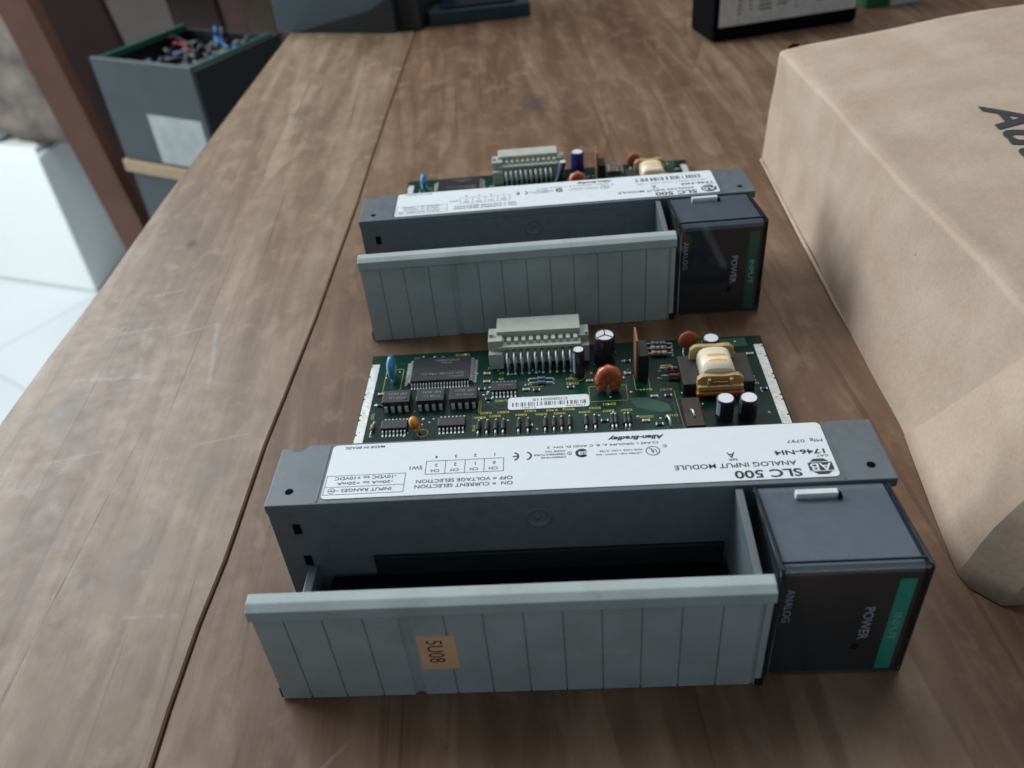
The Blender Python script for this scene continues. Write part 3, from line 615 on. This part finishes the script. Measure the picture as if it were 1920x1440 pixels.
    m = MB(orange_m); m.ell((8.70, 7.75, .62), (.20, .17, .30), orange_m); m.ell((9.13, 7.75, .62), (.20, .17, .30), orange_m); m.tube([(8.66, 7.77, .60), (8.64, 7.78, .85), (8.74, 7.80, 1.10), (8.92, 7.80, 1.18), (9.10, 7.80, 1.10), (9.20, 7.78, .85), (9.18, 7.77, .60)], [.17, .19, .20, .20, .20, .19, .17], orange_m, 12)
    m.ell((8.92, 7.76, .88), (.24, .13, .26), orange_m); m.tube([(8.66, 7.75, .4), (8.66, 7.75, .3)], .03, silver_m, 6); m.tube([(9.15, 7.75, .4), (9.15, 7.75, .3)], .03, silver_m, 6); m.build('noise_filter', pb)
    m = MB(black_m, copper_m, silver_m); m.box((9.93, 8.15, .42), (10.28, 9.05, 1.42), black_m, bev=.03); m.box((9.86, 8.2, .42), (9.925, 9.0, 2.0), copper_m, bev=.01)
    for y in (8.3, 8.6, 8.9): m.tube([(10.1, y, .45), (10.1, y, .3)], .03, silver_m, 6)
    m.build('power_transistor', pb)
    axial(10.36, 10.2, 11.32, 10.12, .45, .085, bluer_m, .02, .55, ((.3, band_m), (.55, redr_m), (.8, band_m)), 'resistor', pb)
    axial(10.34, 9.92, 11.30, 9.86, .45, .085, tan_m, .02, .58, ((.3, band_m), (.6, band_m), (.85, band_m)), 'resistor', pb)
    axial(10.34, 9.62, 11.28, 9.56, .45, .085, tan_m, .02, .58, ((.3, band_m), (.6, band_m)), 'resistor', pb)
    axial(10.72, 8.72, 11.62, 8.60, .46, .075, redr_m, .02, .42, ((.4, white_m),), 'fuse', pb); axial(10.72, 8.30, 11.62, 8.22, .46, .085, redr_m, .02, .42, (), 'fuse', pb)
    m = MB(disc_m, silver_m); m.ell((11.80, 9.68, .86), (.34, .13, .36), disc_m, n=24); m.tube([(11.65, 9.66, .6), (11.62, 9.5, .45), (11.68, 9.3, .33)], .024, silver_m, 6); m.tube([(11.95, 9.66, .6), (11.98, 9.5, .45), (11.9, 9.35, .33)], .024, silver_m, 6); m.build('disc_capacitor', pb)
    elcap(12.52, 9.42, .29, .78 if not back else .55, pb, stripe=170)
    axial(13.10, 9.72, 13.34, 9.02, .52, .09, bluer_m, .02, .6, ((.5, band_m),), 'resistor', pb)
    transformer(pb)
    elcap(12.42, 6.20, .29, .76, pb, stripe=215); elcap(13.14, 6.20, .29, .74, pb, stripe=200)
    for x in (13.8, 13.75): pass
    for q in ((13.72, 8.1), (13.7, 7.75), (13.72, 7.92)): MB(silver_m).ell((q[0], q[1], .35), (.07, .05, .06), silver_m, n=8).build('solder_joint', pb)
    m = MB(varn_m, silver_m); m.box((11.15, 5.5, .335), (11.75, 6.9, .62), varn_m, bev=.05); m.build('relay', pb)
    m = MB(silver_m); m.tube([(10.62, 6.25, .34), (10.64, 6.15, .52), (10.70, 6.0, .50), (10.72, 5.8, .34)], .035, silver_m, 8); m.tube([(11.4, 6.25, .63), (11.42, 6.1, .72), (11.45, 5.9, .64)], .035, silver_m, 8); m.build('jumper_wire', pb)
    for x in (4.66, 4.94, 5.22, 5.46, 5.95, 6.25, 6.80, 7.08, 7.32, 7.58, 7.62 + .0, 8.10, 8.38, 8.92, 9.04, 9.34, 9.46):
        if x == 7.62: continue
        axial(x, 6.52, x - .01, 5.85, .42, .088, black_m, .034, .66, (), 'resistor', pb, waist=False)
    m = MB(yel_m, silver_m); m.ell((2.62, 6.20, .70), (.15, .22, .24), yel_m, rot=Matrix.Rotation(.25, 3, 'X') @ Matrix.Rotation(-.35, 3, 'Y')); m.tube([(2.68, 6.15, .55), (2.74, 6.1, .32)], [.11, .05], yel_m, 10); m.build('tantalum_capacitor', pb)
    axial(1.20, 6.75, 1.17, 6.05, .40, .075, glass_m, .02, .35, (), 'diode', pb)
    return root
module((0, 0, 0), math.radians(-4.194), 'grey input module nearest the camera, with small orange sticker on its ribbed door', False)
module((1.056, 14.886, 0), math.radians(-2.389), 'grey input module farther back, its door without a sticker, close behind the other module\'s board', True)

# ------------------------------------------------------------------ cardboard box
def cardboard():
    m, n, l, b = newmat('cardboard'); tc = n.new('ShaderNodeTexCoord')
    a = n.new('ShaderNodeTexNoise'); a.inputs['Scale'].default_value = .5; a.inputs['Detail'].default_value = 8; l.new(tc.outputs['Object'], a.inputs['Vector'])
    r = n.new('ShaderNodeValToRGB'); r.color_ramp.elements[0].position = .32; r.color_ramp.elements[1].position = .68
    r.color_ramp.elements[0].color = (.42, .308, .226, 1); r.color_ramp.elements[1].color = (.50, .388, .296, 1)
    l.new(a.outputs['Fac'], r.inputs[0])
    f = n.new('ShaderNodeTexNoise'); f.inputs['Scale'].default_value = 9; f.inputs['Detail'].default_value = 8; l.new(tc.outputs['Object'], f.inputs['Vector'])
    r2 = n.new('ShaderNodeValToRGB'); r2.color_ramp.elements[0].position = .35; r2.color_ramp.elements[1].position = .6; r2.color_ramp.elements[0].color = (.92, .92, .92, 1); r2.color_ramp.elements[1].color = (1, 1, 1, 1); l.new(f.outputs['Fac'], r2.inputs[0])
    sp = n.new('ShaderNodeTexNoise'); sp.inputs['Scale'].default_value = 2.6; sp.inputs['Detail'].default_value = 3; l.new(tc.outputs['Object'], sp.inputs['Vector'])
    r3 = n.new('ShaderNodeValToRGB'); r3.color_ramp.elements[0].position = .19; r3.color_ramp.elements[1].position = .23; r3.color_ramp.elements[0].color = (.35, .3, .26, 1); r3.color_ramp.elements[1].color = (1, 1, 1, 1); l.new(sp.outputs['Fac'], r3.inputs[0])
    x = n.new('ShaderNodeMix'); x.data_type = 'RGBA'; x.blend_type = 'MULTIPLY'; x.inputs[0].default_value = 1; l.new(r.outputs[0], x.inputs[6]); l.new(r2.outputs[0], x.inputs[7])
    y = n.new('ShaderNodeMix'); y.data_type = 'RGBA'; y.blend_type = 'MULTIPLY'; y.inputs[0].default_value = 1; l.new(x.outputs[2], y.inputs[6]); l.new(r3.outputs[0], y.inputs[7])
    l.new(y.outputs[2], b.inputs['Base Color']); b.inputs['Roughness'].default_value = .75
    wv = n.new('ShaderNodeTexNoise'); wv.inputs['Scale'].default_value = .55; wv.inputs['Detail'].default_value = 5; l.new(tc.outputs['Object'], wv.inputs['Vector'])
    bp = n.new('ShaderNodeBump'); bp.inputs['Strength'].default_value = .35; bp.inputs['Distance'].default_value = .25; l.new(wv.outputs['Fac'], bp.inputs['Height']); l.new(bp.outputs[0], b.inputs['Normal'])
    return m
card_m = cardboard(); cardink = mat('carton_ink', (.018, .022, .030), .6)
bx = tag(empty('cardboard_box', (19, 10, 0)), 'tan cardboard box with black printed letters lying at the right edge', 'cardboard box')
def interp(P, t):
    for (a, va), (b_, vb) in zip(P, P[1:]):
        if a <= t <= b_:
            u = (t - a) / (b_ - a); return [p + (q - p) * u for p, q in zip(va, vb)]
# stations along the left side: y at bottom -> bottom x, top y, top x, height
ST = [(0, (24.6, 19.72, 24.1, 19.85, 5.35)), (.30, (16.8, 19.1, 16.5, 19.72, 5.4)), (.58, (9.0, 18.42, 8.8, 19.45, 5.4)), (.78, (4.0, 18.1, 4.0, 19.38, 5.4)), (.90, (.6, 17.65, .8, 19.35, 5.3)), (1, (-1.7, 17.35, -1.4, 19.5, 5.1))]
N = 70; V = []; F = []; prof_n = 0
for i in range(N + 1):
    t = i / N; yb, xb, yt, xt, hh = interp(ST, t); row = []
    for s_ in range(9):
        u = s_ / 8; bul = math.sin(u * PI) * (.10 + .12 * math.sin(t * 9)); row.append((xb + (xt - xb) * u + bul * .12, yb + (yt - yb) * u, (hh - .2) * u))
    for a in (20, 45, 70): q = math.radians(a); row.append((xt + .22 * (1 - math.cos(q)), yt, hh - .2 + .2 * math.sin(q)))
    for s_ in range(1, 26):
        u = s_ / 25; xx = xt + .22 + 33 * u ** 1.5
        dx = xx - xt; bow = math.tanh(dx / 8) * .95 * math.exp(-(t / .5) ** 2) + .10 * math.sin(min(1, dx / 25) * PI) - .08 * math.exp(-((dx - 1.6) / 1.0) ** 2) * min(1, t / .35)
        row.append((xx, yt + (1 - t) * .004 * max(0, xx - 22) ** 2, hh + bow))
    V += [Vector(p) + Vector((noise.noise(Vector(p) * .35 + Vector((3, 0, 0))) * .10, 0, noise.noise(Vector(p) * .22) * (.12 if k > 7 else 0))) for k, p in enumerate(row)]; prof_n = len(row)
for i in range(N):
    for k in range(prof_n - 1): F.append((i * prof_n + k, i * prof_n + k + 1, (i + 1) * prof_n + k + 1, (i + 1) * prof_n + k))
mb = MB(card_m); vs, fs = mb._add(V, F, card_m, True)
for rowi in (0, N):                                                    # close both ends
    rv = vs[rowi * prof_n:(rowi + 1) * prof_n]; lo = mb.bm.verts.new((rv[-1].co.x, rv[-1].co.y, 0)); mb.bm.faces.new(rv + [lo]).smooth = False
bmesh.ops.recalc_face_normals(mb.bm, faces=list(mb.bm.faces))
bmesh.ops.translate(mb.bm, verts=list(mb.bm.verts), vec=(-19, -10, 0)); o = mb.build('carton', bx)
# tucked end flap at the near corner, one board thickness proud
fl = MB(card_m)
P0 = [(18.09, 3.95, .02), (17.55, .6, .02), (17.12, -1.25, .02), (17.35, -1.75, .03), (17.8, -2.32, .03), (22, -2.75, .05)]
P1 = [(19.32, 1.1, 5.55), (19.32, -.2, 5.50), (19.45, -1.2, 5.35), (19.75, -1.6, 5.25), (20.4, -2.0, 5.2), (23, -2.3, 5.1)]
K = 10; V = []
for j in range(K + 1):
    for i in range(len(P0)):
        u = j / K; q = Vector(P0[i]).lerp(Vector(P1[i]), u) + Vector((-.03 + (.02, .10, -.03, .05, .0, 0)[i] * math.sin(PI * u), -.05, 0)) + Vector((noise.noise(Vector((i * .8, u * 3.5, 4))) * .16, 0, 0)) * (1 if 0 < i < 5 else 0); V.append(q)
F = [(j * 6 + i, j * 6 + i + 1, (j + 1) * 6 + i + 1, (j + 1) * 6 + i) for j in range(K) for i in range(5)]
vs, fs = fl._add(V, F, card_m, True); bmesh.ops.translate(fl.bm, verts=vs, vec=(-19, -10, 0))
bmesh.ops.recalc_face_normals(fl.bm, faces=fs); flo = fl.build('flap', bx)
md = flo.modifiers.new('thick', 'SOLIDIFY'); md.thickness = .08; md.offset = 0
for e_ in flo.data.edges:
    a_, b_ = e_.vertices
    if a_ % 6 == b_ % 6 and a_ % 6 in (2, 4): e_.use_edge_sharp = True
# printed word on top of the carton
tx = MB(cardink); tx.text('Auto', cardink, ((5.09, 4.65, 0), (-.10, -.995, 0), (.995, -.10, 0)), h=1.45, w=5.6, bold=.025, shear=.25, depth=0)
bmesh.ops.subdivide_edges(tx.bm, edges=list(tx.bm.edges), cuts=1)
to = tx.build('printed_word', bx)
def top_z(x, y):
    hit, p_, nn, ii = o.ray_cast(Vector((x, y, 50)), Vector((0, 0, -1))); return p_.z if hit else 5.6
bpy.context.view_layer.update()
for v in to.data.vertices: v.co.z = top_z(v.co.x, v.co.y) + .03
m2 = MB(card_m); pts = [Vector((19.70 - 19 - .05, 24.4 - 10, .10)), Vector((19.08 - 19 - .06, 16.8 - 10, .10)), Vector((18.60 - 19 - .03, 11.2 - 10, .07)), Vector((18.42 - 19 + .05, 9.3 - 10, .04))]
m2.tube(pts, [.06, .085, .06, .02], card_m, 8); m2.build('bottom_fold', bx)
# torn corner of the carton
mb = MB(hole_m, card_m); mb.tube([(1.25, 14.1, 5.50), (1.50, 14.2, 5.55), (1.75, 14.15, 5.58)], [.04, .10, .04], hole_m, 8); mb.build('torn_corner', bx)

# ------------------------------------------------------------------ far end of the table
slate_m = mat('slate_metal', (.060, .085, .098), .45, var=.08, vs=.4)
slate_shade_m = mat('shaded_slate_metal', (.008, .011, .012), .5, var=.2)  # shaded copy of the slate metal, the shade is in the colour
c = tag(empty('metal_chassis', (-4.5, 56, 0), math.radians(-20)), 'slate grey metal chassis standing at the back edge of the table', 'metal case')
m = MB(slate_m, slate_shade_m); m.box((-5.3, -.5, .02), (4.9, 8, 14), slate_m, bev=.1); m.build('housing', c)
m = MB(slate_shade_m); m.prism([(-3.6, .05), (4.7, .05), (4.7, 2.6), (3.2, 1.7)], -.56, -.502, 'y', slate_shade_m); m.build('bottom_shade', c)  # dark shape painting the shade along the foot of the front
m = MB(slate_shade_m); m.box((4.93, .2, .02), (6.9, 8, 13), slate_shade_m, bev=.1); m.build('shaded_side', c)  # right side of the chassis, coloured as if in shadow
c = tag(empty('flat_circuit_tray', (6.7, 58, 0), math.radians(3)), 'dark blue flat tray beside the slate grey chassis at the back', 'tray')
m = MB(mat('teal_edge', (.015, .045, .06), .5)); m.box((-4.2, -3.2, .02), (3.7, 7, 1.0), bev=.08); m.build('tray_base', c)
m = MB(mat('navy_film', (.006, .014, .035), .3)); m.box((-3.2, -2.6, 1.0), (2.6, 6.5, 1.25), bev=.08); m.build('tray_film', c)
c = tag(empty('labelled_device', (26.8, 47.8, 0), math.radians(9.5)), 'black device with a large white printed label behind the cardboard box', 'electronic device')
m = MB(black_m); m.box((-5.4, -3.2, .02), (5.2, .6, 9), hole_m, bev=.25); m.build('housing', c)
m = MB(mat('device_label', (.60, .63, .63), .6), ink_m); m.box((-5.0, -3.23, .95), (5.0, -3.205, 6.5))
for x, wd, z0_, z1_ in ((-3.7, .25, 1.6, 5.2), (-2.9, .12, 1.8, 5.0), (-2.2, .9, 1.7, 5.5), (-.9, .7, 1.9, 5.5), (.4, .15, 1.6, 5.4), (1.0, .5, 2.0, 5.5), (2.0, .3, 1.8, 5.3), (2.6, .8, 2.4, 5.5), (3.8, .4, 1.7, 5.4)):
    z = z0_
    while z < z1_: m.box((x, -3.24, z), (x + wd, -3.236, z + .16), mat_grey if False else chipink_m); z += .27
m.build('device_label', c)
c = tag(empty('small_carton', (36.2, 49.6, 0), math.radians(10)), 'small green and white carton beside the black labelled device', 'carton')
m = MB(mat('green_print_card', (.01, .11, .045), .5)); m.box((-2.2, -1, .02), (-.5, 3, 4), bev=.05); m.build('green_end', c)
m = MB(mat('white_card', (.42, .50, .50), .5)); m.box((-.49, -1.3, .02), (1.9, 3, 4), bev=.05); m.build('white_body', c)

# ------------------------------------------------------------------ left of the table: stacked chassis
st = tag(empty('chassis_stack', (-27.1, 72, -28), math.radians(-31)), 'dark grey chassis with white paper label and coloured wires on top', 'metal case')
gm = mat('grey_sheet_metal', (.050, .064, .070), .5, var=.1, vs=.3)
m = MB(gm, slate_shade_m)
m.box((-7, 0, 12.1), (7, .5, 22.9), gm, bev=.1); m.box((6.5, .52, 12.1), (7, 13, 22.4), slate_shade_m, bev=.05); m.box((-7, .52, 12.1), (-6.5, 13, 22.6), slate_shade_m, bev=.05); m.box((-6.5, 12.5, 12.1), (6.5, 13, 22.2), slate_shade_m); m.box((-6.49, .52, 12.1), (6.49, 12.4, 19), slate_shade_m); m.build('upper_chassis', st)  # sides and inside take the shaded slate: shade painted into the colour
m = MB(mat('paper_label', (.36, .40, .40), .7, var=.14, vs=.5)); m.box((-1.2, -.05, 12.4), (6.3, -.005, 17.6)); m.build('paper_label', st)
gb = mat('green_board_edge', (.012, .075, .052), .4)
m = MB(gb); m.box((6.0, .6, 22.0), (6.48, 12.3, 22.6), gb); m.build('green_board', st)
m = MB(gb); m.box((-6.4, .6, 22.2), (-5.9, 12.3, 22.8), gb); m.build('green_board', st)
wires = (('blue_wire', (.02, .12, .32)), ('red_wire', (.40, .03, .05)), ('yellow_wire', (.45, .38, .05)), ('black_wire', (.01, .01, .012)))
rr = random.Random(4)
for nm, cc in wires:
    wm_ = mat(nm, cc, .4)
    m = MB(wm_)
    for q in range({'blue_wire': 11, 'red_wire': 2, 'yellow_wire': 2, 'black_wire': 60}[nm]):
        x, y = rr.uniform(-3.5, 4.5), rr.uniform(1.2, 11); pts = [Vector((x, y, 20.9))]
        for _ in range(5): pts.append(pts[-1] + Vector((rr.uniform(-1.2, 1.0), rr.uniform(-.8, 1.0), rr.uniform(-.3, .55))))
        m.tube(pts, .20 if nm != 'black_wire' else .26, wm_, 6)
    m.build(nm, st)
tagw = mat('tan_wood_strip', (.36, .27, .16), .7)
o2 = MB(tagw); o2.box((-7.4, -.3, 0), (7.4, 2.6, 1.3), bev=.08); ob2 = o2.build('wooden_batten'); ob2.location = (-27.1, 72, -17.25); ob2.rotation_euler = (0, 0, math.radians(-31)); tag(ob2, 'tan wooden strip lying between the two stacked grey chassis', 'wood strip')
c = tag(empty('lower_chassis', (-27.1, 72, -45.05), math.radians(-31)), 'dark grey chassis under the tan wooden strip', 'metal case')
m = MB(gm); m.box((-6.9, .1, .0), (6.9, 13, 27.7), gm, bev=.1); m.build('housing', c)
for s_ in (): pass
brown = mat('brown_stained_wood', (.215, .098, .072), .5, var=.15, vs=.2); dbrown = mat('dark_brown_wood', (.040, .016, .014), .5, var=.2, vs=.2)
c = tag(empty('low_cabinet', (-27.1, 72, -75), math.radians(-31)), 'dark brown low cabinet under the stacked chassis', 'cabinet')
m = MB(dbrown); m.box((-7.5, -.5, 0), (7.5, 14, 29.9), bev=.3); m.build('carcass', c)
# wooden rack behind and left of the chassis
rk = tag(empty('wooden_rack', (-40, 95, -75)), 'reddish brown wooden rack with upright posts beyond the table', 'rack')
def beam(x0, y0, z0, x1, y1, z1, wx, wy, m, nm):
    b_ = MB(m); b_._add([(x0, y0, z0), (x0 + wx, y0, z0), (x0 + wx, y0 + wy, z0), (x0, y0 + wy, z0), (x1, y1, z1), (x1 + wx, y1, z1), (x1 + wx, y1 + wy, z1), (x1, y1 + wy, z1)],
        [(0, 3, 2, 1), (4, 5, 6, 7), (0, 1, 5, 4), (1, 2, 6, 5), (2, 3, 7, 6), (3, 0, 4, 7)], m)
    ob = b_.build(nm, rk); return ob
# local coords relative to (-40, 95, -75)
beam(5.0, -15, 10, -3.2, -15, 82, 3.3, 2.5, brown, 'post')
beam(4.0, -9, 10, -5.2, -9, 84, 9.5, 1.5, dbrown, 'board')
beam(-2, 60, 0, -2, 60, 95, 62, 2, dbrown, 'back_panel')
beam(2, 30, 0, -1, 30, 85, 7, 3, dbrown, 'post')
beam(16, 34, 0, 15, 34, 85, 5, 3, brown, 'post')
beam(10, 38, 0, 9, 38, 85, 4, 3, mat('beige_card', (.30, .24, .18), .7), 'back_panel')
beam(-8, 26, 66, -8, 26, 67.4, 26, 16, dbrown, 'shelf')
MB(mat('white_carton', (.5, .52, .56), .6)).box((-6, -5, 0), (4, 5, 7), bev=.1).build('white_carton')
o3 = bpy.data.objects['white_carton']; o3.location = (-35, 128, -7.5); tag(o3, 'plain white carton on the wooden rack behind the coloured wires', 'carton')
# white cabinet on the floor
wc_m = mat('white_enamel', (.82, .86, .85), .4, var=.02)
c = tag(empty('white_cabinet', (-95, 165, -75)), 'bright white low cabinet standing on the white tile floor', 'cabinet')
m = MB(wc_m); m.prism([(11, -12), (-33, 7), (-22, 42), (14, 24)], 0.3, 32, m=wc_m, bev=.8); m.build('carcass', c)
m = MB(wc_m); m.prism([(10, -10), (-32, 8), (-22, 41), (13, 23)], 32.01, 33.2, m=wc_m, bev=.3); m.build('lid', c)
junk = [('grey_sack', (-83, 166, -41.8), (13, 9, 14), (.15, .125, .11), 'lumpy grey brown cloth sack on the front of the white cabinet'), ('brown_sack', (-97, 180, -41.8), (12, 9, 17), (.19, .14, .11), 'brown cloth sack at the rear of the white cabinet, left of the wooden post')]
for nm, lc, rd, cc, lb_ in junk:
    m = MB(mat(nm, cc, .9, var=.6, vs=.16)); m.ell((0, 0, rd[2] * .6), rd, n=40); ob = m.build(nm); ob.location = lc; tag(ob, lb_, 'sack' if 'sack' in nm else 'bundle')
    for v in ob.data.vertices:
        v.co += v.co.normalized() * (noise.noise(v.co * .10 + Vector(lc)) * 6.0 + noise.noise(v.co * .3) * 2.0); v.co.z = max(0, v.co.z)
m = MB(mat('white_pipe', (.6, .66, .68), .4)); m.tube([(0, 0, 1), (-4, -3, 9), (-8, -3, 16), (-14, -2, 20)], 2.0, n=16); ob = m.build('plastic_hose'); ob.location = (-95, 162, -41.8); tag(ob, 'pale curved plastic hose leaning on the white cabinet', 'hose')
